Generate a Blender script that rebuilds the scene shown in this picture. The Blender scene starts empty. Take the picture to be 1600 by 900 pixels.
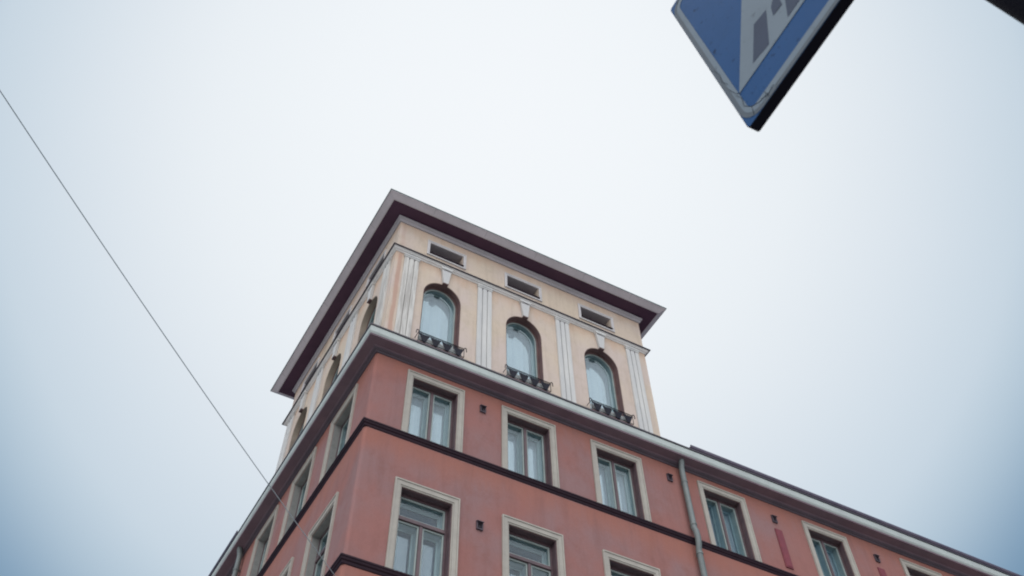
import bpy, bmesh, math, random
from mathutils import Matrix, Vector
random.seed(4)
R = math.radians
SC = bpy.context.scene
COL = SC.collection

# ------------------------------------------------------------------ camera
cd = bpy.data.cameras.new('camera')
cam = bpy.data.objects.new('camera', cd); COL.objects.link(cam); SC.camera = cam
CR = Matrix(((0.87179492, -0.42977986, -0.23508061),
             (-0.48941783, -0.78478387, -0.38024264),
             (-0.02106685, 0.44654624, -0.89451252)))
CR = Matrix([[CR[0][0], CR[0][1], CR[0][2]], [CR[1][0], CR[1][1], CR[1][2]], [CR[2][0], CR[2][1], CR[2][2]]])
cam.matrix_world = Matrix.Translation((-5.9324, -17.5599, -14.9725)) @ CR.to_4x4()
cd.sensor_fit = 'HORIZONTAL'; cd.sensor_width = 36.0
cd.lens = 36.0 * 1389.25 / 1600
cd.shift_x = (800 - 810.7) / 1600
cd.shift_y = (86.0 - 450) / 1600
cd.dof.use_dof = True; cd.dof.focus_distance = 27.0; cd.dof.aperture_fstop = 8.0
cd.clip_start = 0.05; cd.clip_end = 5000

# ------------------------------------------------------------------ colour management
SC.view_settings.view_transform = 'Standard'
SC.view_settings.look = 'None'
SC.view_settings.exposure = 1.5
SC.view_settings.gamma = 1.0
EXP = 2.0 ** 1.5
SC.cycles.filter_width = 2.0

# ------------------------------------------------------------------ sky: overcast, lens vignetting painted in as a radial gradient
def lin(c):
    return tuple(((v / 255) / 12.92 if v / 255 <= 0.04045 else ((v / 255 + 0.055) / 1.055) ** 2.4) for v in c)

w = bpy.data.worlds.new('World'); SC.world = w; w.use_nodes = True
nt = w.node_tree; nt.nodes.clear()
N, Lk = nt.nodes.new, nt.links.new
wout = N('ShaderNodeOutputWorld'); bg = N('ShaderNodeBackground'); bg2 = N('ShaderNodeBackground')
mixs = N('ShaderNodeMixShader')
sky = N('ShaderNodeTexSky'); sky.sky_type = 'NISHITA'; sky.sun_disc = False
sky.sun_elevation = R(50); sky.sun_rotation = R(215)
Lk(sky.outputs[0], bg2.inputs[0]); bg2.inputs[1].default_value = 0.05
tc = N('ShaderNodeTexCoord'); dot = N('ShaderNodeVectorMath'); dot.operation = 'DOT_PRODUCT'
nrm = N('ShaderNodeVectorMath'); nrm.operation = 'NORMALIZE'
Lk(tc.outputs['Generated'], nrm.inputs[0]); Lk(nrm.outputs[0], dot.inputs[0])
dot.inputs[1].default_value = Vector((0.256, 0.450, 0.855)).normalized()
ac = N('ShaderNodeMath'); ac.operation = 'ARCCOSINE'; Lk(dot.outputs['Value'], ac.inputs[0])
dv = N('ShaderNodeMath'); dv.operation = 'MULTIPLY'; dv.inputs[1].default_value = 1 / R(90); Lk(ac.outputs[0], dv.inputs[0])
wn = N('ShaderNodeTexNoise'); wn.inputs['Scale'].default_value = 2.2; wn.inputs['Detail'].default_value = 3; wn.inputs['Roughness'].default_value = .4
Lk(nrm.outputs[0], wn.inputs['Vector'])
nm = N('ShaderNodeMath'); nm.operation = 'MULTIPLY_ADD'; nm.inputs[1].default_value = 0.022; nm.inputs[2].default_value = -0.011
Lk(wn.outputs['Fac'], nm.inputs[0])
ad = N('ShaderNodeMath'); ad.operation = 'ADD'; Lk(dv.outputs[0], ad.inputs[0]); Lk(nm.outputs[0], ad.inputs[1])
ramp = N('ShaderNodeValToRGB'); ramp.color_ramp.interpolation = 'B_SPLINE'
stops = [(0, (245, 248, 251)), (10, (243, 247, 250)), (18, (236, 241, 245)), (24, (222, 230, 237)), (30, (201, 215, 226)),
         (33, (176, 196, 211)), (36, (116, 149, 177)), (39, (102, 134, 161)), (46, (102, 134, 162)), (90, (102, 134, 162))]
el = ramp.color_ramp.elements
while len(el) < len(stops): el.new(0.5)
for e, (d_, c) in zip(el, stops):
    e.position = d_ / 90; e.color = (*[v for v in lin(c)], 1)
Lk(ad.outputs[0], ramp.inputs[0])
Lk(ramp.outputs[0], bg.inputs[0]); bg.inputs[1].default_value = 1.04 / EXP
mixs.inputs[0].default_value = 0.06
Lk(bg.outputs[0], mixs.inputs[1]); Lk(bg2.outputs[0], mixs.inputs[2]); Lk(mixs.outputs[0], wout.inputs[0])

sl = bpy.data.lights.new('sun', 'SUN'); sl.energy = 1.5; sl.angle = R(118); sl.color = (1.0, 0.965, 0.945)
so = bpy.data.objects.new('sun', sl); COL.objects.link(so)
sd = Vector((-0.45, -0.64, 0.62)).normalized()      # towards the sun
so.rotation_euler = (-sd).to_track_quat('-Z', 'Y').to_euler()

GZ = -16.6           # ground level
# ------------------------------------------------------------------ materials
def new_mat(name):
    m = bpy.data.materials.new(name); m.use_nodes = True
    t = m.node_tree; b = t.nodes['Principled BSDF']
    return m, t, b

def noise_fac(t, scale, detail=4, rough=.6, stretch=None, seed=0.0, coord='Object'):
    tc = t.nodes.new('ShaderNodeTexCoord'); mp = t.nodes.new('ShaderNodeMapping')
    t.links.new(tc.outputs[coord], mp.inputs[0]); mp.inputs['Location'].default_value = (seed, seed * .7, seed * 1.3)
    if stretch: mp.inputs['Scale'].default_value = stretch
    n = t.nodes.new('ShaderNodeTexNoise'); n.inputs['Scale'].default_value = scale
    n.inputs['Detail'].default_value = detail; n.inputs['Roughness'].default_value = rough
    t.links.new(mp.outputs[0], n.inputs['Vector'])
    return n.outputs['Fac']

def maprange(t, src, a, b, c=0.0, d=1.0, smooth=True):
    m = t.nodes.new('ShaderNodeMapRange'); m.inputs[1].default_value = a; m.inputs[2].default_value = b
    m.inputs[3].default_value = c; m.inputs[4].default_value = d
    if smooth: m.interpolation_type = 'SMOOTHSTEP'
    t.links.new(src, m.inputs[0]); return m.outputs[0]

def mathn(t, op, a, b=None):
    m = t.nodes.new('ShaderNodeMath'); m.operation = op
    for i, v in enumerate((a, b)):
        if v is None: continue
        if isinstance(v, (int, float)): m.inputs[i].default_value = v
        else: t.links.new(v, m.inputs[i])
    return m.outputs[0]

def mixc(t, fac, a, b):
    m = t.nodes.new('ShaderNodeMix'); m.data_type = 'RGBA'
    for s, v in ((m.inputs[0], fac), (m.inputs[6], a), (m.inputs[7], b)):
        if isinstance(v, (int, float)): s.default_value = v
        elif isinstance(v, tuple): s.default_value = (*v[:3], 1)
        else: t.links.new(v, s)
    return m.outputs[2]

def bump(t, b, src, strength, dist):
    n = t.nodes.new('ShaderNodeBump'); n.inputs['Strength'].default_value = strength; n.inputs['Distance'].default_value = dist
    t.links.new(src, n.inputs['Height']); t.links.new(n.outputs[0], b.inputs['Normal'])

def simple(name, base, var, rough=.7, scale=3.0, metallic=0.0, bumpd=.002, stretch=None, fine=60):
    m, t, b = new_mat(name)
    f = maprange(t, noise_fac(t, scale, 5, .65, stretch), .35, .68)
    c = mixc(t, f, base, var)
    f2 = maprange(t, noise_fac(t, fine, 3, .6, seed=3), .3, .7, 0, .18)
    c = mixc(t, f2, c, tuple(v * .6 for v in base))
    t.links.new(c, b.inputs['Base Color'])
    b.inputs['Roughness'].default_value = rough; b.inputs['Metallic'].default_value = metallic
    bump(t, b, noise_fac(t, fine * .8, 4, .7), .5, bumpd)
    return m

def stucco(name, base, faded, stain, bands, stain_len=.9, dirt=None, streak=0.25, corner=None):
    """painted plaster: faded in clouds, with stronger coloured run-off stains below the ledges at heights 'bands'"""
    m, t, b = new_mat(name)
    big = maprange(t, noise_fac(t, .55, 4, .55), .36, .64)
    col = mixc(t, big, base, faded)
    mid = maprange(t, noise_fac(t, 2.3, 6, .7, seed=5), .45, .75, 0, .7)
    col = mixc(t, mid, col, tuple(v * .80 for v in base))
    tc = t.nodes.new('ShaderNodeTexCoord'); sp = t.nodes.new('ShaderNodeSeparateXYZ'); t.links.new(tc.outputs['Object'], sp.inputs[0])
    run = noise_fac(t, 2.2, 4, .6, stretch=(1, 1, .25), seed=2)
    z = mathn(t, 'ADD', sp.outputs[2], mathn(t, 'MULTIPLY', mathn(t, 'SUBTRACT', run, .5), 1.1))
    tot = None
    for zb in bands:
        up = maprange(t, sp.outputs[2], zb - .01, zb + .01, 1, 0)
        dn = maprange(t, z, zb - stain_len, zb, 0, 1)
        k = mathn(t, 'MULTIPLY', up, dn); tot = k if tot is None else mathn(t, 'MAXIMUM', tot, k)
    if tot is not None:
        col = mixc(t, mathn(t, 'MULTIPLY', tot, .8), col, stain)
    if corner is not None:
        wob = mathn(t, 'ADD', sp.outputs[0], mathn(t, 'MULTIPLY', mathn(t, 'SUBTRACT', noise_fac(t, 3, 4, .6, stretch=(1, 1, .4), seed=6), .5), .12))
        k = mathn(t, 'MULTIPLY', maprange(t, wob, .20, .27, 1, 0), maprange(t, wob, .06, .13, 0, 1))
        k = mathn(t, 'MULTIPLY', k, maprange(t, sp.outputs[2], 7.5, 7.7, 1, .35))
        col = mixc(t, mathn(t, 'MULTIPLY', k, .75), col, corner)
    st = maprange(t, noise_fac(t, 3.5, 4, .7, stretch=(1, 1, .12), seed=9), .46, .72, 0, streak)
    col = mixc(t, st, col, tuple(v * .55 for v in (dirt or base)))
    fine = maprange(t, noise_fac(t, 28, 6, .8), .3, .7, 0, .34)
    col = mixc(t, fine, col, tuple(v * .72 for v in base))
    # hairline patches of repaired render
    vo = t.nodes.new('ShaderNodeTexVoronoi'); vo.inputs['Scale'].default_value = .8; vo.feature = 'F1'
    tc2 = t.nodes.new('ShaderNodeTexCoord'); t.links.new(tc2.outputs['Object'], vo.inputs['Vector'])
    col = mixc(t, maprange(t, vo.outputs['Color'], .2, .8, 0, .06), col, tuple(min(1, v * 1.25) for v in faded))
    t.links.new(col, b.inputs['Base Color']); b.inputs['Roughness'].default_value = .9
    b.inputs['Specular IOR Level'].default_value = .25
    h = mathn(t, 'ADD', noise_fac(t, 60, 5, .75), mathn(t, 'MULTIPLY', noise_fac(t, 4, 4, .6, seed=1), 2.0))
    bump(t, b, h, .7, .006)
    return m

M = {}
M['pink'] = stucco('pink_plaster', (.298, .137, .121), (.262, .158, .157), (.328, .132, .096), [3.10, .66, -2.88], .85, streak=.26)
M['cream'] = stucco('cream_plaster', (.59, .49, .385), (.57, .475, .43), (.55, .39, .285), [7.65, 9.15], .55, dirt=(.6, .45, .33), streak=.3, corner=(.42, .225, .17))  # tan tint just below the cornices, fading downwards
M['white'] = simple('weathered_white_plaster', (.60, .59, .565), (.49, .49, .485), .85, 2.5, stretch=(1, 1, .2), fine=30, bumpd=.004)
def peeling():
    m, t, b = new_mat('peeling_white_paint')
    s = noise_fac(t, 9, 6, .75, stretch=(1, 1, .07), seed=4)
    f = maprange(t, s, .42, .62)
    c = mixc(t, f, (.58, .565, .53), (.40, .38, .355))
    t.links.new(c, b.inputs['Base Color']); b.inputs['Roughness'].default_value = .9
    bump(t, b, s, .6, .008); return m
M['peeling'] = peeling()
M['trim'] = simple('greige_painted_trim', (.385, .36, .315), (.335, .31, .275), .8, 2.0, fine=40)
M['slit_trim'] = simple('pale_grey_trim', (.60, .575, .57), (.52, .50, .50), .85, 2.0, fine=40)
M['mint'] = simple('pale_mint_painted_fascia', (.43, .475, .455), (.37, .40, .39), .6, 1.2, stretch=(1, 1, 1), fine=25)
M['soffit'] = simple('mauve_brown_soffit_paint', (.17, .115, .14), (.14, .095, .12), .75, 1.5)
M['bed'] = simple('dark_mauve_moulding', (.085, .062, .08), (.065, .05, .065), .7, 1.5)
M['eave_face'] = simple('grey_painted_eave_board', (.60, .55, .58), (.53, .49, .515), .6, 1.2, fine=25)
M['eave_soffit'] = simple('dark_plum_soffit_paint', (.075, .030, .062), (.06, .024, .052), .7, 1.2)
M['eave_bed'] = simple('grey_mauve_moulding', (.40, .37, .39), (.33, .31, .33), .7, 1.5)
M['copper'] = simple('dark_green_copper_edge', (.03, .07, .07), (.05, .11, .10), .5, 4)
M['metal_dark'] = simple('dark_sheet_metal', (.035, .028, .04), (.05, .04, .055), .45, 3, fine=20)
M['roof_metal'] = simple('plum_grey_sheet_roof', (.06, .045, .075), (.09, .07, .10), .5, 2)
M['band'] = simple('dark_plum_ledge_metal', (.030, .015, .023), (.022, .013, .02), .6, 2)
M['cornice_white'] = simple('pale_cornice_plaster', (.78, .76, .74), (.66, .65, .64), .85, 2.5, fine=30)
M['reveal_side'] = simple('beige_reveal', (.33, .27, .21), (.25, .20, .165), .8, 3)  # side-wall arch reveals, their sunlit tone put into the colour
M['reveal_grey'] = simple('grey_reveal', (.27, .27, .255), (.20, .20, .19), .8, 3)  # lighter side-wall copy, the light on the jambs put into the colour
M['frame'] = simple('dark_brown_window_paint', (.11, .068, .075), (.08, .052, .06), .5, 4)
M['arch_reveal'] = simple('maroon_brown_reveal', (.15, .085, .08), (.11, .065, .065), .7, 3)
M['sash'] = simple('pale_green_grey_sash_paint', (.29, .345, .33), (.24, .29, .28), .5, 3)
M['box'] = simple('blue_green_grey_window_box', (.24, .33, .35), (.20, .28, .30), .6, 3)
M['room'] = simple('dim_room_wall', (.09, .10, .11), (.06, .07, .08), .9, 2)
M['curtain_dim'] = simple('blue_grey_curtain', (.03, .055, .10), (.02, .035, .07), .9, 1.2, stretch=(4, 4, .3))  # added dark panel that keeps the lower-row glass dim
M['curtain'] = simple('pale_blue_grey_blind', (.50, .54, .58), (.42, .47, .53), .9, 1.2, stretch=(4, 4, .3))  # added panel behind the glass, pale so the panes look bright
for k_ in ('curtain', 'curtain_dim'):
    t_ = M[k_].node_tree; b_ = t_.nodes['Principled BSDF']; oi = t_.nodes.new('ShaderNodeObjectInfo')
    src = b_.inputs['Base Color'].links[0].from_socket
    fold_shade = maprange(t_, noise_fac(t_, 7, 3, .6, stretch=(1, 1, .02), seed=8), .3, .7, .80, 1.0)  # fold shade painted as vertical streaks on a flat panel
    f_ = mathn(t_, 'MULTIPLY', maprange(t_, oi.outputs['Random'], 0, 1, .78, 1.0), fold_shade)
    vm = t_.nodes.new('ShaderNodeVectorMath'); vm.operation = 'SCALE'; t_.links.new(src, vm.inputs[0]); t_.links.new(f_, vm.inputs['Scale'])
    t_.links.new(vm.outputs[0], b_.inputs['Base Color'])
M['iron'] = simple('black_iron', (.006, .006, .014), (.012, .012, .022), .45, 6)
M['iron'].node_tree.nodes['Principled BSDF'].inputs['Specular IOR Level'].default_value = .12
M['band'].node_tree.nodes['Principled BSDF'].inputs['Specular IOR Level'].default_value = .15
M['maroon'] = simple('maroon_sill_sheet', (.19, .075, .075), (.14, .06, .06), .6, 5)
M['pale_plate'] = simple('pale_grey_plate', (.48, .50, .49), (.38, .41, .41), .6, 8)
M['pipe'] = simple('grey_green_downpipe_paint', (.16, .185, .18), (.12, .14, .14), .5, 3)
M['red_strip'] = simple('dark_red_board', (.20, .032, .045), (.15, .025, .04), .6, 4)
M['wire'] = simple('grey_cable', (.36, .42, .45), (.30, .36, .39), .6, 2)
M['pole'] = simple('near_black_pole_paint', (.003, .003, .007), (.004, .004, .008), .9, 5)
M['pole'].node_tree.nodes['Principled BSDF'].inputs['Specular IOR Level'].default_value = .08
M['asphalt'] = simple('worn_granite_setts', (.28, .27, .26), (.33, .32, .30), .9, 2, fine=80)  # unseen road, made pale to bounce light up at the soffits
M['paving'] = simple('grey_paving', (.30, .29, .28), (.22, .215, .21), .85, 1.5)
M['granite'] = simple('granite_kerb', (.32, .31, .31), (.25, .24, .24), .8, 12)
M['paint'] = simple('white_road_paint', (.78, .78, .76), (.6, .6, .59), .7, 9)

def glassmat(name, refl, tint, tcol):
    m, t, b = new_mat(name); t.nodes.remove(b)
    o = t.nodes['Material Output']
    g = t.nodes.new('ShaderNodeBsdfGlossy'); g.inputs['Color'].default_value = (*tint, 1); g.inputs['Roughness'].default_value = .03
    tr = t.nodes.new('ShaderNodeBsdfTransparent'); tr.inputs['Color'].default_value = (*tcol, 1)
    lw = t.nodes.new('ShaderNodeLayerWeight'); lw.inputs['Blend'].default_value = .5
    f = mathn(t, 'ADD', mathn(t, 'MULTIPLY', mathn(t, 'POWER', lw.outputs['Facing'], 3.0), .22), refl)
    mx = t.nodes.new('ShaderNodeMixShader'); t.links.new(f, mx.inputs[0])
    t.links.new(tr.outputs[0], mx.inputs[1]); t.links.new(g.outputs[0], mx.inputs[2]); t.links.new(mx.outputs[0], o.inputs[0])
    bp = t.nodes.new('ShaderNodeBump'); bp.inputs['Strength'].default_value = .25; bp.inputs['Distance'].default_value = .004
    t.links.new(noise_fac(t, 1.6, 2, .5), bp.inputs['Height']); t.links.new(bp.outputs[0], g.inputs['Normal'])
    return m
M['pane_out'] = glassmat('window_glass', .025, (.84, .94, 1), (.95, .975, .975))
M['pane_in'] = glassmat('inner_window_glass', .06, (.84, .94, 1), (.95, .97, .98))

# sign prints
def signmat(name, base, dirtc, amount=.5, scale=30, rough=.35):
    m, t, b = new_mat(name)
    f = maprange(t, noise_fac(t, scale, 6, .7), .58, .68, 0, amount)
    c = mixc(t, f, base, dirtc)
    f = maprange(t, noise_fac(t, 6, 5, .7, seed=7), .4, .7, 0, .35)
    c = mixc(t, f, c, tuple(v * .7 for v in base))
    t.links.new(c, b.inputs['Base Color']); b.inputs['Roughness'].default_value = rough; b.inputs['Specular IOR Level'].default_value = .03
    bump(t, b, noise_fac(t, 25, 4, .6, seed=1), .2, .001)
    return m
M['s_blue'] = signmat('blue_reflective_film', (.028, .082, .20), (.008, .02, .05), .9, 42)
M['s_white'] = signmat('aged_white_reflective_film', (.185, .225, .26), (.08, .10, .12), .6, 35)
M['s_edge'] = signmat('crinkled_dirty_film_edge', (.12, .14, .16), (.03, .045, .055), 1.0, 14)
M['s_black'] = signmat('faded_black_film', (.06, .075, .11), (.04, .05, .07), .5, 30)
M['s_rim'] = signmat('dark_sign_rim', (.003, .003, .009), (.006, .005, .014), .4, 30, .8)  # near-black, the shade on the flange put into its colour
M['s_rim'].node_tree.nodes['Principled BSDF'].inputs['Specular IOR Level'].default_value = .15
M['s_crack'] = signmat('film_crack', (.03, .04, .05), (.02, .02, .03), .3, 30, .6)
M['steel'] = simple('galvanised_steel', (.35, .36, .37), (.25, .26, .27), .4, 8, metallic=.8)

# ------------------------------------------------------------------ mesh helpers
WPOS = {}
def link(name, mesh, parent=None, wloc=None, rotz=0.0):
    """wloc = world position of the object's origin; parent chain is unrotated unless the part is a window (rotz passed for it)"""
    o = bpy.data.objects.new(name, mesh); COL.objects.link(o)
    if parent is not None:
        o.parent = parent
        pw = WPOS.get(parent.name, Vector((0, 0, 0)))
        o.location = (Vector(wloc) - pw) if wloc is not None else (0, 0, 0)
    else:
        o.location = wloc or (0, 0, 0)
    o.rotation_euler = (0, 0, rotz)
    WPOS[o.name] = Vector(wloc) if wloc is not None else WPOS.get(parent.name, Vector((0, 0, 0))) if parent else Vector((0, 0, 0))
    return o

def top(name, label, cat, loc=(0, 0, 0), group=None, kind=None):
    o = bpy.data.objects.new(name, None); COL.objects.link(o); o.location = loc; o.empty_display_size = .3
    o['label'] = label; o['category'] = cat
    if group: o['group'] = group
    WPOS[o.name] = Vector(loc); return o

class MB:
    def __init__(s): s.v = []; s.f = []; s.m = []
    def add(s, vs, fs, mi=0):
        n = len(s.v); s.v += [tuple(v) for v in vs]; s.f += [tuple(i + n for i in f) for f in fs]; s.m += [mi] * len(fs)
    def box(s, x0, x1, y0, y1, z0, z1, mi=0):
        s.add([(x0, y0, z0), (x1, y0, z0), (x1, y1, z0), (x0, y1, z0), (x0, y0, z1), (x1, y0, z1), (x1, y1, z1), (x0, y1, z1)],
              [(0, 3, 2, 1), (4, 5, 6, 7), (0, 1, 5, 4), (1, 2, 6, 5), (2, 3, 7, 6), (3, 0, 4, 7)], mi)
    def loops(s, rings, closed_ring=True, closed_path=False, caps=True, mi=0):
        n = len(rings[0]); k = len(rings); vs = [p for r in rings for p in r]; fs = []
        for a in range(k if closed_path else k - 1):
            b = (a + 1) % k
            for i in range(n if closed_ring else n - 1):
                j = (i + 1) % n; fs.append((a * n + i, a * n + j, b * n + j, b * n + i))
        if caps and not closed_path and closed_ring:
            fs.append(tuple(range(n))[::-1]); fs.append(tuple((k - 1) * n + i for i in range(n)))
        s.add(vs, fs, mi)
    def tube(s, pts, r, n=10, mi=0):
        pts = [Vector(p) for p in pts]; rings = []
        ref = None
        for i, p in enumerate(pts):
            d = (pts[min(i + 1, len(pts) - 1)] - pts[max(i - 1, 0)]).normalized()
            if ref is None: ref = d.orthogonal().normalized()
            ref = (ref - d * ref.dot(d)).normalized(); q = d.cross(ref)
            rings.append([p + (ref * math.cos(2 * math.pi * j / n) + q * math.sin(2 * math.pi * j / n)) * r for j in range(n)])
        s.loops(rings, mi=mi)
    def mesh(s, name, mats, smooth=False, bevel=0):
        me = bpy.data.meshes.new(name); me.from_pydata(s.v, [], s.f)
        for m in (mats if isinstance(mats, (list, tuple)) else [mats]): me.materials.append(m)
        for p, mi in zip(me.polygons, s.m): p.material_index = mi
        bm = bmesh.new(); bm.from_mesh(me); bmesh.ops.recalc_face_normals(bm, faces=bm.faces)
        if bevel:
            bmesh.ops.bevel(bm, geom=[e for e in bm.edges if len(e.link_faces) == 2 and e.calc_face_angle(0) > .5], offset=bevel, segments=1, affect='EDGES', clamp_overlap=True)
        bm.to_mesh(me); bm.free()
        if smooth:
            for p in me.polygons: p.use_smooth = True
        me.update(); return me

# outlines of openings in local (x, z); bottom centre is the origin
def outline(kind, w_, h, ins=0.0, insb=None, n=16):
    insb = ins if insb is None else insb
    if kind == 'rect':
        return [(-w_ / 2 + ins, insb), (-w_ / 2 + ins, h - ins), (w_ / 2 - ins, h - ins), (w_ / 2 - ins, insb)]
    r = w_ / 2; sp = h - r; rr = r - ins
    return [(-rr, insb)] + [(-rr * math.cos(math.pi * i / n), sp + rr * math.sin(math.pi * i / n)) for i in range(n + 1)] + [(rr, insb)]

def ring(mb, A, B, o0, o1, mi=0, closed=True):
    """prism between outlines A (outer) and B (inner); o = outwards distance (towards -y)"""
    n = len(A); vs = []
    for L, o in ((A, o0), (B, o0), (B, o1), (A, o1)): vs += [(x, -o, z) for x, z in L]
    fs = []
    for i in range(n if closed else n - 1):
        j = (i + 1) % n
        for a in range(4):
            b = (a + 1) % 4; fs.append((a * n + i, a * n + j, b * n + j, b * n + i))
    if not closed:
        fs.append((0, n, 2 * n, 3 * n)); e = n - 1; fs.append((e, 3 * n + e, 2 * n + e, n + e))
    mb.add(vs, fs, mi)

def slab(mb, A, o0, o1, mi=0):
    n = len(A); vs = [(x, -o0, z) for x, z in A] + [(x, -o1, z) for x, z in A]
    fs = [tuple(range(n)), tuple(range(2 * n - 1, n - 1, -1))] + [(i, (i + 1) % n, n + (i + 1) % n, n + i) for i in range(n)]
    mb.add(vs, fs, mi)

# ------------------------------------------------------------------ dimensions (metres; tower corner is x=y=0)
TA, TB = 9.417, 8.906            # tower plan
D = 0.153                        # pink wall stands proud of the tower wall
XE, YE = 46.0, 26.0              # ends of the pink wings
FX = [1.72, 4.62, 7.52]          # arches, front
LY = [1.70, 4.45, 7.20]          # arches, side
WX1 = [1.672, 4.572, 7.472, 11.19, 15.083, 18.986, 22.9, 26.8]
WX2 = [1.672, 4.572, 7.472, 11.19, 15.083]
WY1 = [1.80, 4.60, 7.40, 11.4, 14.2]
WY2 = [1.80, 4.55, 7.40]
A_W, A_Z0, A_SP, A_R = 1.30, 3.95, 6.33, 0.65
S_W, S_Z0, S_H = 1.24, 8.19, 0.51

front = lambda s, o, z: (s, -o, z)
left = lambda s, o, z: (-o, s, z)

BLD = top('corner_apartment_building', 'tall pink plastered corner house carrying a square cream tower with overhanging eaves', 'building', (4, 4, GZ))

def wall(mb, F, o, s0, s1, z0, z1, holes, depth=.0, mi=0):
    """wall face with openings: holes = (kind, centre, width, bottom, height); plaster reveals run inwards by depth"""
    ss = {s0, s1}; zs = {z0, z1}
    for k, c, w_, b, h in holes:
        ss |= {c - w_ / 2, c + w_ / 2}; zs |= {b, b + h}
        if k == 'arch': zs.add(b + h - w_ / 2)
    ss = sorted(round(v, 5) for v in ss); zs = sorted(round(v, 5) for v in zs)
    for i in range(len(ss) - 1):
        for j in range(len(zs) - 1):
            a, b_, c_, d_ = ss[i], ss[i + 1], zs[j], zs[j + 1]
            cs, cz = (a + b_) / 2, (c_ + d_) / 2; hit = None
            for H in holes:
                if abs(cs - H[1]) < H[2] / 2 and H[3] < cz < H[3] + H[4]: hit = H
            if hit is None:
                # subdivide long strips a little
                mb.add([F(a, o, c_), F(b_, o, c_), F(b_, o, d_), F(a, o, d_)], [(0, 1, 2, 3)], mi)
    for k, c, w_, b, h in holes:
        if k == 'arch':
            r = w_ / 2; zc = b + h - r; n = 24
            for sg in (-1, 1):
                pts = [(c + sg * r, b + h)] + [(c + sg * r * math.cos(math.pi / 2 * q / n), zc + r * math.sin(math.pi / 2 * q / n)) for q in range(n + 1)]
                mb.add([F(p[0], o, p[1]) for p in pts], [(0, q, q + 1) for q in range(1, len(pts) - 1)], mi)
        L = outline(k, w_, h, 0, 0, 24 if k == 'arch' else 16)
        n = len(L); vs = [F(c + x, o, b + z) for x, z in L] + [F(c + x, o - depth, b + z) for x, z in L]
        mb.add(vs, [(i, (i + 1) % n, n + (i + 1) % n, n + i) for i in range(n)], mi)

# tower walls
mb = MB()
ah = [('arch', x, A_W, A_Z0, A_SP + A_R - A_Z0) for x in FX] + [('rect', x, S_W, S_Z0, S_H) for x in FX]
al = [('arch', x, A_W, A_Z0, A_SP + A_R - A_Z0) for x in LY] + [('rect', x, S_W, S_Z0, S_H) for x in LY]
wall(mb, front, 0, 0, TA, 3.3, 9.3, ah, .48)
wall(mb, left, 0, 0, TB, 3.3, 9.3, al, .48)
mb.add([(TA, 0, 3.3), (TA, TB, 3.3), (TA, TB, 9.3), (TA, 0, 9.3)], [(0, 1, 2, 3)])
mb.add([(0, TB, 3.3), (TA, TB, 3.3), (TA, TB, 9.3), (0, TB, 9.3)], [(0, 1, 2, 3)])
link('tower_wall', mb.mesh('tower_wall', M['cream']), BLD, (0, 0, 0))
# pink walls
mb = MB()
W1B, W1H = .845, 1.875
W2B, W2H = -2.715, 2.085
fh = [('rect', x, 1.36, W1B, W1H) for x in WX1] + [('rect', x, 1.36, W2B, W2H) for x in WX2]
lh = [('rect', y, 1.36, W1B, W1H) for y in WY1] + [('rect', y, 1.36, W2B, W2H) for y in WY2]
CH = .09   # chamfered-looking soft corner
wall(mb, front, D, -D + CH, XE, GZ, 3.25, fh, .53)
wall(mb, left, D, -D + CH, YE, GZ, 3.25, lh, .53)
cor = []
for i in range(6):
    a = math.pi / 2 * i / 5
    cor.append((-D + CH - CH * math.cos(a), -D + CH - CH * math.sin(a)))
mb.loops([[(x, y, GZ) for x, y in cor], [(x, y, 3.25) for x, y in cor]], closed_ring=False, caps=False)
mb.add([(XE, -D, GZ), (XE, 12, GZ), (XE, 12, 3.25), (XE, -D, 3.25)], [(0, 1, 2, 3)])
mb.add([(-D, YE, GZ), (12, YE, GZ), (12, YE, 3.25), (-D, YE, 3.25)], [(0, 1, 2, 3)])
mb.add([(12, YE, GZ), (12, 12, GZ), (12, 12, 3.25), (12, YE, 3.25)], [(0, 1, 2, 3)])
mb.add([(12, 12, GZ), (XE, 12, GZ), (XE, 12, 3.25), (12, 12, 3.25)], [(0, 1, 2, 3)])
link('pink_wall', mb.mesh('pink_wall', M['pink']), BLD, (0, 0, 0))

# --- mouldings swept round the building
def sweep_L(prof, y1=YE, x1=XE, mats=None, name='moulding', y_to=None):
    mb = MB(); rings = [[(-o, y1, z) for o, z in prof], [(-o, -o, z) for o, z in prof], [(x1, -o, z) for o, z in prof]]
    mb.loops(rings)
    return link(name, mb.mesh(name, M[mats]), BLD, (0, 0, 0))
def sweep_T(prof, mats, name):
    mb = MB()
    c = lambda o, z: [(-o, -o, z), (TA + o, -o, z), (TA + o, TB + o, z), (-o, TB + o, z)]
    k = len(prof); pts = [c(o, z) for o, z in prof]
    rings = [[pts[i][q] for i in range(k)] for q in range(4)]
    mb.loops(rings, closed_path=True)
    return link(name, mb.mesh(name, M[mats]), BLD, (0, 0, 0))

# main cornice (top outer lip .589 out at z 3.607)
sweep_L([(D + .004, 3.255), (.50, 3.29), (.545, 3.31), (.575, 3.36), (.580, 3.53), (.565, 3.56), (.2, 3.56), (D + .004, 3.56)], mats='mint', name='cornice_fascia')
sweep_L([(D + .006, 3.20), (.27, 3.20), (.29, 3.225), (.54, 3.262), (.548, 3.306), (.49, 3.285), (D + .006, 3.253)], mats='soffit', name='cornice_soffit')
sweep_L([(D + .002, 3.10), (D + .03, 3.105), (D + .045, 3.14), (D + .09, 3.16), (D + .10, 3.198), (D + .002, 3.198)], mats='bed', name='cornice_bed_moulding')
sweep_L([(-.3, 3.72), (.585, 3.607), (.600, 3.60), (.600, 3.555), (.587, 3.553), (.582, 3.566), (-.3, 3.568)], mats='metal_dark', name='cornice_flashing')
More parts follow.
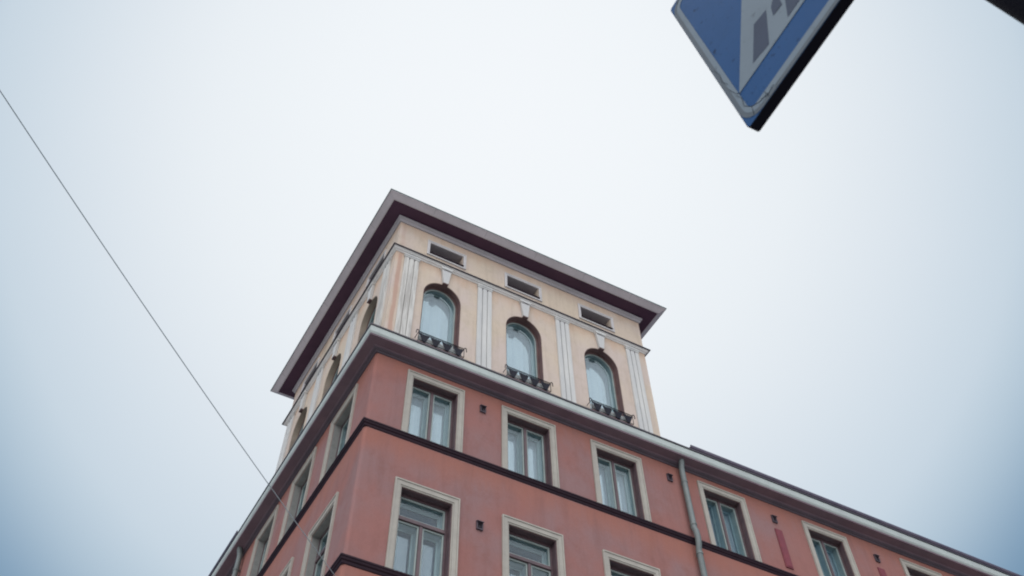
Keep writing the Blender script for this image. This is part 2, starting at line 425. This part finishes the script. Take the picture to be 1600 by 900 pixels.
# roof edge beyond the tower: a plum sheet metal gutter lip and roof slope
def gutter(F, s0, s1, nm):
    mb = MB(); pr = [(.30, 3.66), (.585, 3.615), (.612, 3.64), (.620, 3.69), (.61, 3.735), (.592, 3.735), (.575, 3.69), (.3, 3.72)]
    mb.loops([[F(s, o, z) for o, z in pr] for s in (s0, s1)])
    link(nm, mb.mesh(nm, M['roof_metal']), BLD, (0, 0, 0))
gutter(front, 10.0, XE, 'gutter'); gutter(left, 9.4, YE, 'gutter')
mb = MB()
mb.loops([[(TA + .05, -.40, 3.74), (TA + .05, 6, 6.2), (TA + .05, 12, 3.74)], [(XE, -.40, 3.74), (XE, 6, 6.2), (XE, 12, 3.74)]])
link('roof', mb.mesh('roof', M['roof_metal']), BLD, (0, 0, 0))
mb = MB()
mb.loops([[(-.40, TB + .05, 3.735), (6, TB + .05, 6.15), (12, TB + .05, 3.735)], [(-.40, YE, 3.735), (6, YE, 6.15), (12, YE, 3.735)]])
link('roof', mb.mesh('roof', M['roof_metal']), BLD, (0, 0, 0))
# string course ledges
for zt, nm in ((.843, 'ledge'), (-2.717, 'ledge')):
    sweep_L([(D + .003, zt + .03), (.235, zt + .004), (.243, zt), (.243, zt - .035), (.225, zt - .04), (.215, zt - .085), (.185, zt - .10), (.175, zt - .15), (D + .003, zt - .165)], mats='band', name=nm)
# tower small cornice
sweep_T([(.003, 7.655), (.03, 7.66), (.04, 7.69), (.085, 7.705), (.095, 7.735), (.12, 7.745), (.125, 7.775), (.003, 7.79)], 'cornice_white', 'tower_string_cornice')
sweep_T([(.002, 7.86), (.165, 7.80), (.170, 7.79), (.170, 7.768), (.148, 7.762), (.128, 7.778), (.002, 7.792)], 'metal_dark', 'tower_cornice_flashing')
# tower eaves
sweep_T([(.002, 9.135), (.04, 9.14), (.055, 9.16), (.065, 9.22), (.11, 9.25), (.12, 9.285), (.12, 9.33), (.002, 9.33)], 'eave_bed', 'tower_bed_moulding')
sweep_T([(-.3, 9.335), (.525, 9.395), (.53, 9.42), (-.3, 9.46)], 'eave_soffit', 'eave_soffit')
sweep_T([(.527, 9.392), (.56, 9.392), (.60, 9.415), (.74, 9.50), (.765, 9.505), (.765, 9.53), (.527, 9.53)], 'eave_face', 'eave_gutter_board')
mb = MB(); o = .785
base = [(-o, -o), (TA + o, -o), (TA + o, TB + o), (-o, TB + o)]
mb.add([(x, y, 9.532) for x, y in base] + [(x, y, 9.556) for x, y in base] + [(TA / 2 - .5, TB / 2, 11.6), (TA / 2 + .5, TB / 2, 11.6)],
       [(3, 2, 1, 0), (0, 1, 5, 4), (1, 2, 6, 5), (2, 3, 7, 6), (3, 0, 4, 7), (4, 5, 9, 8), (5, 6, 9), (6, 7, 8, 9), (7, 4, 8)])
link('tower_roof', mb.mesh('tower_roof', M['copper']), BLD, (0, 0, 0))

# folded joints of the sheet metal: on the eaves board, the cornice flashing and the gutter
def seams(F, ss, pr, name, matn, t=.012):
    for q in ss:
        mb = MB(); mb.loops([[F(q - t, o, z) for o, z in pr], [F(q + t, o, z) for o, z in pr]])
        link(name, mb.mesh(name, M[matn]), BLD, (0, 0, 0))
ep = [(.60, 9.413), (.74, 9.4975), (.7675, 9.502), (.7675, 9.528), (.75, 9.51), (.60, 9.42)]
seams(front, [.9, 2.85, 4.8, 6.75, 8.7], ep, 'eave_joint', 'eave_bed', .007)
seams(left, [.85, 2.8, 4.75, 6.7, 8.6], ep, 'eave_joint', 'eave_bed', .007)
cp = [(.5825, 3.552), (.604, 3.552), (.604, 3.603), (.586, 3.611), (.42, 3.655), (.42, 3.63)]
seams(front, [1.3 + 1.95 * i for i in range(22)], cp, 'flashing_joint', 'metal_dark', .01)
seams(left, [1.1 + 1.95 * i for i in range(12)], cp, 'flashing_joint', 'metal_dark', .01)

# --- repeated parts: meshes in local space (x along the wall, -y outwards, z up)
def place(name, me, s, z, side, off=0.0, parent=None):
    if side == 'f': return link(name, me, parent or BLD, (s, -off, z))
    return link(name, me, parent or BLD, (-off, s, z), R(-90))
def sub(name, me, par):
    o = bpy.data.objects.new(name, me); COL.objects.link(o); o.parent = par; return o

# pilaster: three raised flutes on a flat base, cap on top.  origin: top centre
def pilaster(matn, w_=.53, H=4.1):
    mb = MB()
    zt, zcap = 0.0, -.15
    mb.box(-w_ / 2 + .015, w_ / 2 - .015, -.022, -.001, -H, zcap)           # back board
    g = .024; sw = (w_ - .03 - 2 * g) / 3
    for i in range(3):
        x0 = -w_ / 2 + .015 + i * (sw + g)
        # rounded-top strip: arch headed flutes between
        mb.box(x0, x0 + sw, -.060, -.0225, -H, zcap - .0)
    for i in (1, 2):
        xg = -w_ / 2 + .015 + i * (sw + g) - g / 2
        k = [(xg + .030 * math.cos(a), zcap - .055 + .030 * math.sin(a)) for a in [2 * math.pi * q / 10 for q in range(10)]]
    me = mb.mesh('pilaster', M[matn], bevel=.003)
    mb = MB()
    mb.box(-w_ / 2 - .005, w_ / 2 + .005, -.078, -.001, zcap + .002, zcap + .06)
    mb.box(-w_ / 2 - .018, w_ / 2 + .018, -.095, -.001, zcap + .062, zt - .045)
    mb.box(-w_ / 2 - .008, w_ / 2 + .008, -.080, -.001, zt - .043, zt)
    cap = mb.mesh('capital', M['white'], bevel=.005)
    plugs = []
    for i in (1, 2):
        mb = MB()
        xg = -w_ / 2 + .015 + i * (sw + g) - g / 2
        mb.loops([[(xg + .026 * math.cos(a), yy, zcap - .03 + .026 * math.sin(a)) for a in [2 * math.pi * q / 10 for q in range(10)]] for yy in (-.064, -.0222)])
        plugs.append(mb.mesh('flute_head', M['bed']))  # dark plug standing in for the shade inside a round hole
    return me, cap, plugs
pl = pilaster('white'); pl0 = pilaster('peeling')
for side, xs in (('f', [.55, 3.18, 6.09, 8.86]), ('l', [.53, 3.07, 5.82, 8.37])):
    for i, s in enumerate(xs):
        P = pl0 if i == 0 else pl
        p = place('pilaster', P[0], s, 7.652, side)
        sub('capital', P[1], p); [sub('flute_head', q, p) for q in P[2]]
        if i == 0: p['label'] = 'corner pilaster with peeling grey streaked paint'

# keystone. origin: top centre
mb = MB()
def trap(mb, w0, w1, z0, z1, y0, y1, mi=0):
    mb.add([(-w0 / 2, y0, z0), (w0 / 2, y0, z0), (w0 / 2, y1, z0), (-w0 / 2, y1, z0), (-w1 / 2, y0, z1), (w1 / 2, y0, z1), (w1 / 2, y1, z1), (-w1 / 2, y1, z1)],
           [(0, 3, 2, 1), (4, 5, 6, 7), (0, 1, 5, 4), (1, 2, 6, 5), (2, 3, 7, 6), (3, 0, 4, 7)], mi)
trap(mb, .40, .37, 0, -.09, -.135, -.001)
trap(mb, .335, .17, -.091, -.69, -.105, -.001)
ks = mb.mesh('keystone', M['white'], bevel=.008)
mb = MB()
n = 8
up = [(-.13 + .26 * i / n, -.125 - .022 * (1 - (2 * i / n - 1) ** 2) * -1) for i in range(n + 1)]
mb.loops([[(x, -.108, z) for x, z in up] + [(x, -.108, z - .016) for x, z in reversed(up)], [(x, -.103, z) for x, z in up] + [(x, -.103, z - .016) for x, z in reversed(up)]])
ksg = mb.mesh('keystone_groove', M['bed'])  # dark strip laid on the face for the shade in a groove
mb = MB(); trap(mb, .19, .17, -.691, -.725, -.10, -.001)
ksb = mb.mesh('keystone_foot', M['arch_reveal'])
for side, xs in (('f', FX), ('l', LY)):
    for s in xs:
        k = place('keystone', ks, s + (.045 if side == 'f' else 0), 7.665, side); sub('keystone_groove', ksg, k); sub('keystone_foot', ksb, k)

# windows ---------------------------------------------------------------
def build_window(kind, w_, h, style, trim=None, lining=None):
    """returns list of (name, mesh) – the first is the frame (the part), the rest its sub-parts"""
    out = []
    O = lambda ins, insb=None: outline(kind, w_, h, ins, insb, 24 if kind == 'arch' else 16)
    mb = MB()
    rv = .20
    # painted lining of the reveal and outer frame
    lin_ = MB(); ring(lin_, O(.001, .001), O(.022, .03), -.012, -rv, closed=True)
    ring(mb, O(.003, .003), O(.075, .09), -rv - .001, -rv - .07, closed=True)
    out.append(('window_frame', mb.mesh('window_frame', M['arch_reveal' if kind == 'arch' else 'frame'], bevel=.004)))
    out.append(('reveal_lining', lin_.mesh('reveal_lining', M[lining or ('arch_reveal' if kind == 'arch' else 'frame')], bevel=.003)))
    zt = None
    lights = []
    if style == 'arch':
        lights = [('arch', w_ - .15, h - .09 - .075, 0, .09)]
    elif style == 'two':
        lw = (w_ - .15 - .085) / 2
        lights = [('rect', lw, h - .165, -(lw + .085) / 2, .09), ('rect', lw, h - .165, (lw + .085) / 2, .09)]
        mb = MB(); mb.box(-.0425, .0425, rv - .015, rv + .09, .09, h - .075)
        out.append(('mullion', mb.mesh('mullion', M['frame'], bevel=.008)))
    else:
        zt = h - .075 - .56; lw = (w_ - .15 - .085) / 2
        lights = [('rect', w_ - .15, .56 - .045, 0, zt + .045), ('rect', lw, zt - .045 - .09, -(lw + .085) / 2, .09), ('rect', lw, zt - .045 - .09, (lw + .085) / 2, .09)]
        mb = MB(); mb.box(-.0425, .0425, rv - .015, rv + .09, .09, zt - .046)
        out.append(('mullion', mb.mesh('mullion', M['frame'], bevel=.008)))
        mb = MB(); mb.box(-w_ / 2 + .076, w_ / 2 - .076, rv - .03, rv + .095, zt - .045, zt + .045)
        out.append(('transom', mb.mesh('transom', M['frame'], bevel=.008)))
    for k, lw, lh_, cx, cz in lights:
        Q = lambda ins, cx=cx, cz=cz, k=k, lw=lw, lh_=lh_: [(x + cx, z + cz) for x, z in outline(k, lw, lh_, ins, ins, 24)]
        mb = MB(); ring(mb, Q(.001), Q(.045), -rv - .02, -rv - .065)
        out.append(('sash', mb.mesh('sash', M['sash'], bevel=.004)))
        mb = MB(); slab(mb, Q(.043), -rv - .04, -rv - .046)
        out.append(('pane', mb.mesh('pane', M['pane_out'])))
        mb = MB(); bd = .17 if kind == 'rect' else .13
        ring(mb, Q(.012), Q(.040), -rv - .072, -rv - .07 - bd)
        ring(mb, Q(.012), Q(.085), -rv - .071 - bd, -rv - .11 - bd)
        out.append(('inner_sash', mb.mesh('inner_sash', M['box'], bevel=.004)))
        mb = MB(); slab(mb, Q(.083), -rv - .085 - bd, -rv - .091 - bd)
        out.append(('inner_pane', mb.mesh('inner_pane', M['pane_in'])))
    yb = .51 if kind == 'rect' else .455
    mb = MB(); slab(mb, O(.002, .002), -yb, -yb - .01)
    out.append(('blind', mb.mesh('blind', M['curtain_dim' if style == 'transom' else 'curtain'])))  # added panel that sets how bright the glass looks
    if trim:
        t, th = trim
        U = [(-w_ / 2 - t, .0), (-w_ / 2 - t, h + t), (w_ / 2 + t, h + t), (w_ / 2 + t, .0)]
        I = [(-w_ / 2 + .001, .0), (-w_ / 2 + .001, h - .001), (w_ / 2 - .001, h - .001), (w_ / 2 - .001, .0)]
        S = lambda a: [(-w_ / 2 - a, .0), (-w_ / 2 - a, h + a), (w_ / 2 + a, h + a), (w_ / 2 + a, .0)]
        mb = MB()
        ring(mb, S(t), S(t - .04), -.004, th + .018, closed=False)
        ring(mb, S(t - .041), S(.035), -.004, th, closed=False)
        ring(mb, S(.034), S(-.001), -.004, th - .016, closed=False)
        out.append(('window_trim', mb.mesh('window_trim', M['trim'], bevel=.004)))
    return out
def put_window(parts, s, z, side, off=0.0, name='window'):
    p = place(name, parts[0][1], s, z, side, off)
    for nm, me in parts[1:]: sub(nm, me, p)
    return p
wa = build_window('arch', A_W, A_SP + A_R - A_Z0, 'arch')
w1 = build_window('rect', 1.36, W1H, 'two', (.185, .038))
w2 = build_window('rect', 1.36, W2H, 'transom', (.185, .038))
wal = build_window('arch', A_W, A_SP + A_R - A_Z0, 'arch', None, 'reveal_side')
w1l = build_window('rect', 1.36, W1H, 'two', (.185, .038), 'reveal_grey')
w2l = build_window('rect', 1.36, W2H, 'transom', (.185, .038), 'reveal_grey')
for x in FX: put_window(wa, x, A_Z0, 'f', name='arched_window')
for y in LY: put_window(wal, y, A_Z0, 'l', name='arched_window')
for x in WX1: put_window(w1, x, W1B, 'f', D)
for y in WY1: put_window(w1l, y, W1B, 'l', D)
for x in WX2: put_window(w2, x, W2B, 'f', D)
for y in WY2: put_window(w2l, y, W2B, 'l', D)

# slit windows under the eaves
mb = MB(); O = lambda a: outline('rect', S_W, S_H, -a, -a)
ring(mb, O(.095), O(.06), -.003, .045); ring(mb, O(.059), O(-.001), -.003, .030)
st = mb.mesh('slit_trim', M['slit_trim'], bevel=.004)
mb = MB(); mb.add([(-S_W / 2 - .0, -.075, .02), (S_W / 2, -.075, .02), (S_W / 2, .3, .05), (-S_W / 2, .3, .05), (-S_W / 2, -.075, -.012), (S_W / 2, -.075, -.012), (S_W / 2, .3, .002), (-S_W / 2, .3, .002)],
                  [(0, 1, 2, 3), (7, 6, 5, 4), (0, 4, 5, 1), (1, 5, 6, 2), (2, 6, 7, 3), (3, 7, 4, 0)])
ss = mb.mesh('sill', M['band'])
mb = MB(); ring(mb, O(-.002), O(-.055), -.33, -.38); slab(mb, O(-.05), -.36, -.37)
sp_ = mb.mesh('slit_pane', M['frame'])
mb = MB()
for a in ((O(-.001), O(-.012)),): ring(mb, a[0], a[1], .0, -.325)
sli = mb.mesh('reveal_lining', M['eave_bed'])  # plaster lining, its shaded tone put into a grey mauve colour
for side, xs in (('f', FX), ('l', LY)):
    for s in xs:
        p = place('slit_window', st, s + (.03 if side == 'f' else 0), S_Z0, side); sub('sill', ss, p); sub('dark_pane', sp_, p); sub('reveal_lining', sli, p)

# balcony guards at the arches: origin = wall plane, window centre, rail height
def guard():
    res = []
    hw = .73; yf = -.27
    mb = MB()
    def hook(sg):
        p = []
        for q in range(9):
            a = math.pi * q / 8
            p.append((sg * (hw + .04 - .04 * math.cos(a)), yf, -.0 + .05 * math.sin(a) - (.0 if q < 7 else .04 * (q - 6))))
        return p
    mb.tube([*reversed(hook(-1)), *hook(1)], .013, 8)
    mb.tube([(-hw, yf, -.045), (hw, yf, -.045)], .008, 6)
    for sg in (-1, 1):
        mb.tube([(sg * hw, yf, 0), (sg * hw, -.0, 0)], .010, 6); mb.tube([(sg * hw, yf, 0), (sg * (hw + .0), yf, -.30)], .010, 6)
        mb.tube([(sg * hw, yf, -.30), (sg * hw, 0, -.30)], .010, 6)
    mb.tube([(-hw, yf, -.31), (hw, yf, -.31)], .010, 6)
    res.append(('guard_rail', mb.mesh('guard_rail', M['iron'], smooth=True)))
    for i in range(4):
        c = -hw + hw * 2 * (i + .5) / 4; b = hw / 4
        mb = MB()
        n = 10; A = []
        for q in range(n + 1):
            u = -1 + 2 * q / n
            A.append((c + u * b * .99, -.035 - .035 * (1 - u * u) ** .5))
        pts = A + [(c + b * .62, -.19), (c + b * .22, -.335), (c - b * .22, -.335), (c - b * .62, -.19)]
        slab(mb, pts, -yf - .006, -yf + .006)
        res.append(('scalloped_plate', mb.mesh('scalloped_plate', M['iron'])))
        mb = MB()
        for q in (-1, 0, 1): mb.tube([(c + q * b * .55, yf - .002, -.045), (c + q * b * .2, yf - .004, -.12)], .006, 5)
        res.append(('stay', mb.mesh('stay', M['iron'])))
    mb = MB(); mb.box(-hw + .03, hw - .03, -.17, -.15, -.30, -.05)
    for i in range(13):
        x = -hw + .06 + i * (2 * hw - .12) / 12; mb.box(x - .008, x + .008, -.182, -.1702, -.295, -.055)
    res.append(('back_plate', mb.mesh('back_plate', M['pale_plate'])))
    mb = MB(); mb.box(-hw + .01, hw - .01, -.245, .02, -.42, -.305)
    res.append(('sill_box', mb.mesh('sill_box', M['maroon'], bevel=.01)))
    return res
gd = guard()
for side, xs in (('f', FX), ('l', LY)):
    for s in xs: put_window(gd, s - .03 if side == 'f' else s, 4.335, side, name='window_guard')

# vents in the pink wall
mb = MB(); ring(mb, [(-.085, -.10), (-.085, .10), (.085, .10), (.085, -.10)], [(-.06, -.075), (-.06, .075), (.06, .075), (.06, -.075)], -.002, .05)
mb.add([(-.09, -.001, .13), (.09, -.001, .13), (.09, -.10, .085), (-.09, -.10, .085), (-.09, -.001, .10), (.09, -.001, .10), (.09, -.10, .07), (-.09, -.10, .07)],
       [(0, 1, 2, 3), (7, 6, 5, 4), (0, 4, 5, 1), (1, 5, 6, 2), (2, 6, 7, 3), (3, 7, 4, 0)])
vt = mb.mesh('vent_hood', M['bed'])
mb = MB()
for i in range(4): mb.box(-.06, .06, -.03, -.002, -.065 + i * .036, -.065 + i * .036 + .012)
vg = mb.mesh('vent_grille', M['metal_dark'])
for x, z in ((3.12, 2.52), (9.30, 2.62), (13.07, 2.56), (17.05, 2.56), (3.09, -.96)):
    v = place('vent_hood', vt, x, z, 'f', D); sub('vent_grille', vg, v)
# red boards
mb = MB(); mb.box(-.135, .135, -.035, -.002, 0, 1.2); mb.box(-.10, .10, -.045, -.0352, .04, 1.16)
rb = mb.mesh('red_board', M['red_strip'], bevel=.006)
for x in (13.11, 17.05): place('red_board', rb, x, 1.05, 'f', D)

# downpipes
def downpipe(F, s):
    mb = MB(); o = D + .14
    pts = [F(s, D + .22, 3.34), F(s, D + .20, 3.20), F(s, o + .01, 3.02), F(s, o, 2.9), F(s, o, 1.10), F(s + .0, o + .05, .98), F(s, o + .07, .80), F(s, o + .05, .60), F(s, o, .46),
           F(s, o, -2.40), F(s, o + .05, -2.56), F(s, o + .07, -2.75), F(s, o + .05, -2.95), F(s, o, -3.1), F(s, o, GZ + .3)]
    mb.tube(pts, .085, 16)
    p = link('downpipe', mb.mesh('downpipe', M['pipe'], smooth=True), BLD, (0, 0, 0))
    for z in (2.55, 1.2, .35, -1.1, -2.3):
        mb = MB(); mb.tube([F(s, o, z - .025), F(s, o, z + .025)], .098, 16); c = F(s, D + .05, z)
        a = F(s - .02, D + .002, z - .015); b = F(s + .02, D + .07, z + .015)
        mb.box(min(a[0], b[0]), max(a[0], b[0]), min(a[1], b[1]), max(a[1], b[1]), a[2], b[2])
        q = bpy.data.objects.new('pipe_bracket', mb.mesh('pipe_bracket', M['pipe'])); COL.objects.link(q); q.parent = p
downpipe(front, 9.72); downpipe(left, 9.45)

# ------------------------------------------------------------------ ground
def structure(name, me):
    o = bpy.data.objects.new(name, me); COL.objects.link(o); o['kind'] = 'structure'; return o
mb = MB(); mb.add([(-900, -900, GZ - .12), (900, -900, GZ - .12), (900, 900, GZ - .12), (-900, 900, GZ - .12)], [(0, 1, 2, 3)])
structure('road', mb.mesh('road', M['asphalt']))
mb = MB(); mb.box(-3.2, 60, -3.2, -D - .003, GZ - .119, GZ); mb.box(-3.2, -D - .003, -D - .003, 60, GZ - .119, GZ)
structure('pavement', mb.mesh('pavement', M['paving']))
mb = MB(); mb.box(-60, -5.0 + 1.2, -40, -14.6, GZ - .119, GZ)
structure('pavement', mb.mesh('pavement', M['paving']))
mb = MB(); mb.box(-3.35, 60, -3.35, -3.203, GZ - .119, GZ + .004); mb.box(-3.35, -3.203, -3.203, 60, GZ - .119, GZ + .004)
mb.box(-60, -3.65, -14.597, -14.45, GZ - .119, GZ + .004); mb.box(-3.797, -3.65, -40, -14.6, GZ - .119, GZ + .004)
structure('kerb', mb.mesh('kerb', M['granite']))
mb = MB()
for i in range(8): mb.box(-7.5 + .0, -4.5, -13.6 + i * 1.25, -13.1 + i * 1.25, GZ - .1195, GZ - .115)
structure('road_marking', mb.mesh('road_marking', M['paint']))

# ------------------------------------------------------------------ street pole, crossing sign
SB = Vector((-.011, -.998, .060)); SU = Vector((-.049, .060, .997)).normalized()
SB = (SB - SU * SB.dot(SU)).normalized(); SN = SB.cross(SU)
SP = Vector((-5.042, -16.988, -13.439)) - SU * .002; SW = .64
rot = Matrix((SB, -SN, SU)).transposed()      # local x = along the sign, y = into the sign, z = up
rot4 = rot.to_4x4()
pc = SP + SB * .497 - SN * .11
zb = (GZ - pc.z) / SU.z
pole = top('street_pole', 'dark round metal pole standing behind the blue crossing sign', 'pole', tuple(pc + SU * zb))
pole.rotation_mode = 'QUATERNION'; pole.rotation_quaternion = rot.to_quaternion()
PL = 5.2
mb = MB(); mb.tube([(0, 0, 0), (0, 0, PL)], .05, 32)
sub('pole_shaft', mb.mesh('pole_shaft', M['pole'], smooth=True), pole)
mb = MB(); mb.tube([(0, 0, PL + .001), (0, 0, PL + .03), (0, 0, PL + .05)], .053, 24); sub('pole_cap', mb.mesh('pole_cap', M['pole']), pole)
mb = MB(); mb.tube([(0, 0, .002), (0, 0, .03)], .14, 24); sub('base_plate', mb.mesh('base_plate', M['steel']), pole)

sign = top('crossing_sign', 'blue and white pedestrian crossing sign seen from below near its corner', 'sign', tuple(SP))
sign.rotation_mode = 'QUATERNION'; sign.rotation_quaternion = rot.to_quaternion()
def rrect(x0, z0, x1, z1, rads, n=8):
    """rounded rectangle; rads = BL, TL, TR, BR"""
    L = []
    for (cx, cz, a0), r in zip(((x0, z0, math.pi * 1.5), (x0, z1, math.pi), (x1, z1, math.pi / 2), (x1, z0, 0)), rads):
        sx = 1 if cx == x0 else -1; sz = 1 if cz == z0 else -1
        ox, oz = cx + sx * r, cz + sz * r
        for q in range(n + 1):
            a = a0 - math.pi / 2 * q / n
            L.append((ox + r * math.cos(a), oz + r * math.sin(a)))
    return L
u = SW
face = rrect(0, 0, u, u, (.008,) * 4)
mb = MB(); slab(mb, face, 0, -.0035); sub('sign_plate', mb.mesh('sign_plate', [M['s_blue']]), sign)
mb = MB(); ring(mb, rrect(-.001, -.001, u + .001, u + .001, (.009,) * 4), rrect(.002, .002, u - .002, u - .002, (.007,) * 4), -.0002, -.025)
sub('folded_rim', mb.mesh('folded_rim', M['s_rim']), sign)
mb = MB(); ring(mb, rrect(.001, .001, u - .001, u - .001, (.055,) * 4), rrect(.012, .012, u - .012, u - .012, (.045,) * 4), .0003, .0009)
sub('film_edge', mb.mesh('film_edge', M['s_edge']), sign)
mb = MB(); ring(mb, rrect(.0121, .0121, u - .0121, u - .0121, (.045,) * 4), rrect(.026, .030, u - .026, u - .030, (.022,) * 4), .0003, .0010)
sub('white_border', mb.mesh('white_border', M['s_white']), sign)
tri = [(.027, .104), (.5 * u, .915 * u), (u - .027, .104)]
mb = MB(); slab(mb, tri, .0014, .0006); sub('white_triangle', mb.mesh('white_triangle', M['s_white']), sign)
def poly(name, pts, m='s_black', o=.0019):
    mb = MB(); slab(mb, [(x * u, z * u) for x, z in pts], o, o - .0004); return sub(name, mb.mesh(name, M[m]), sign)
for a in (0, .19, .38, .57):
    k = -.20 * a
    if a == 0: P = [(.146, .200), (.234, .342), (.300, .330), (.230, .186)]
    else: P = [(.146 + a, .186), (.234 + a * .82, .31 + .02 * (a > .5)), (.300 + a * .82, .31), (.230 + a, .186)]
    poly('zebra_stripe', P)
walker = [(.305, .268), (.352, .262), (.358, .292), (.405, .335), (.46, .42), (.51, .40), (.525, .30), (.50, .268), (.55, .262), (.572, .285), (.572, .42), (.525, .50), (.535, .56),
          (.59, .50), (.615, .515), (.55, .62), (.52, .665), (.475, .668), (.425, .60), (.385, .52), (.415, .505), (.46, .575), (.455, .49), (.415, .42), (.365, .355), (.318, .31)]
poly('walking_figure', walker, o=.0023)
poly('figure_head', [(.497 + .035 * math.cos(a), .715 + .04 * math.sin(a)) for a in [2 * math.pi * q / 16 for q in range(16)]], o=.0023)
# cracked film at the lower left corner
mb = MB()
for P in ([(.018, .110), (.026, .085), (.020, .060), (.034, .035), (.028, .012)], [(.012, .15), (.02, .115), (.03, .1)], [(.06, .022), (.075, .012), (.10, .016)], [(.075, .03), (.078, .004)],
          [(.008, .25), (.014, .22), (.009, .19), (.017, .165)], [(.034, .035), (.055, .020), (.08, .0155)]):
    mb.tube([(x, -.0012, z) for x, z in P], .0007, 4)
sub('film_cracks', mb.mesh('film_cracks', M['s_crack']), sign)
# clamps at the back
for z in (.44, .56):
    mb = MB(); mb.box(.30, .56, .028, .040, z, z + .04); mb.tube([(.497, .11, z + .001), (.497, .11, z + .039)], .062, 20)
    sub('clamp', mb.mesh('clamp', M['steel']), sign)

# ------------------------------------------------------------------ overhead wire
A0 = Vector((.09, -D - .05, -3.51)); E = Vector((-9.697, -10.378, -4.811))
pts = []
for i in range(71):
    t = i / 50; p = A0.lerp(E, t); p.z -= 4 * .12 * t * (1 - t); pts.append(p)
cab = top('overhead_wire', 'thin grey overhead wire running down from the upper left to the pink house corner', 'wire', tuple(A0))
mb = MB(); mb.tube([p - A0 for p in pts], .007, 8); sub('cable', mb.mesh('cable', M['wire'], smooth=True), cab)
mb = MB(); mb.tube([(0, .05, 0), (0, 0, 0)], .012, 8); mb.tube([(0, .06, 0), (0, .048, 0)], .05, 12)
sub('wall_anchor', mb.mesh('wall_anchor', M['iron']), cab)
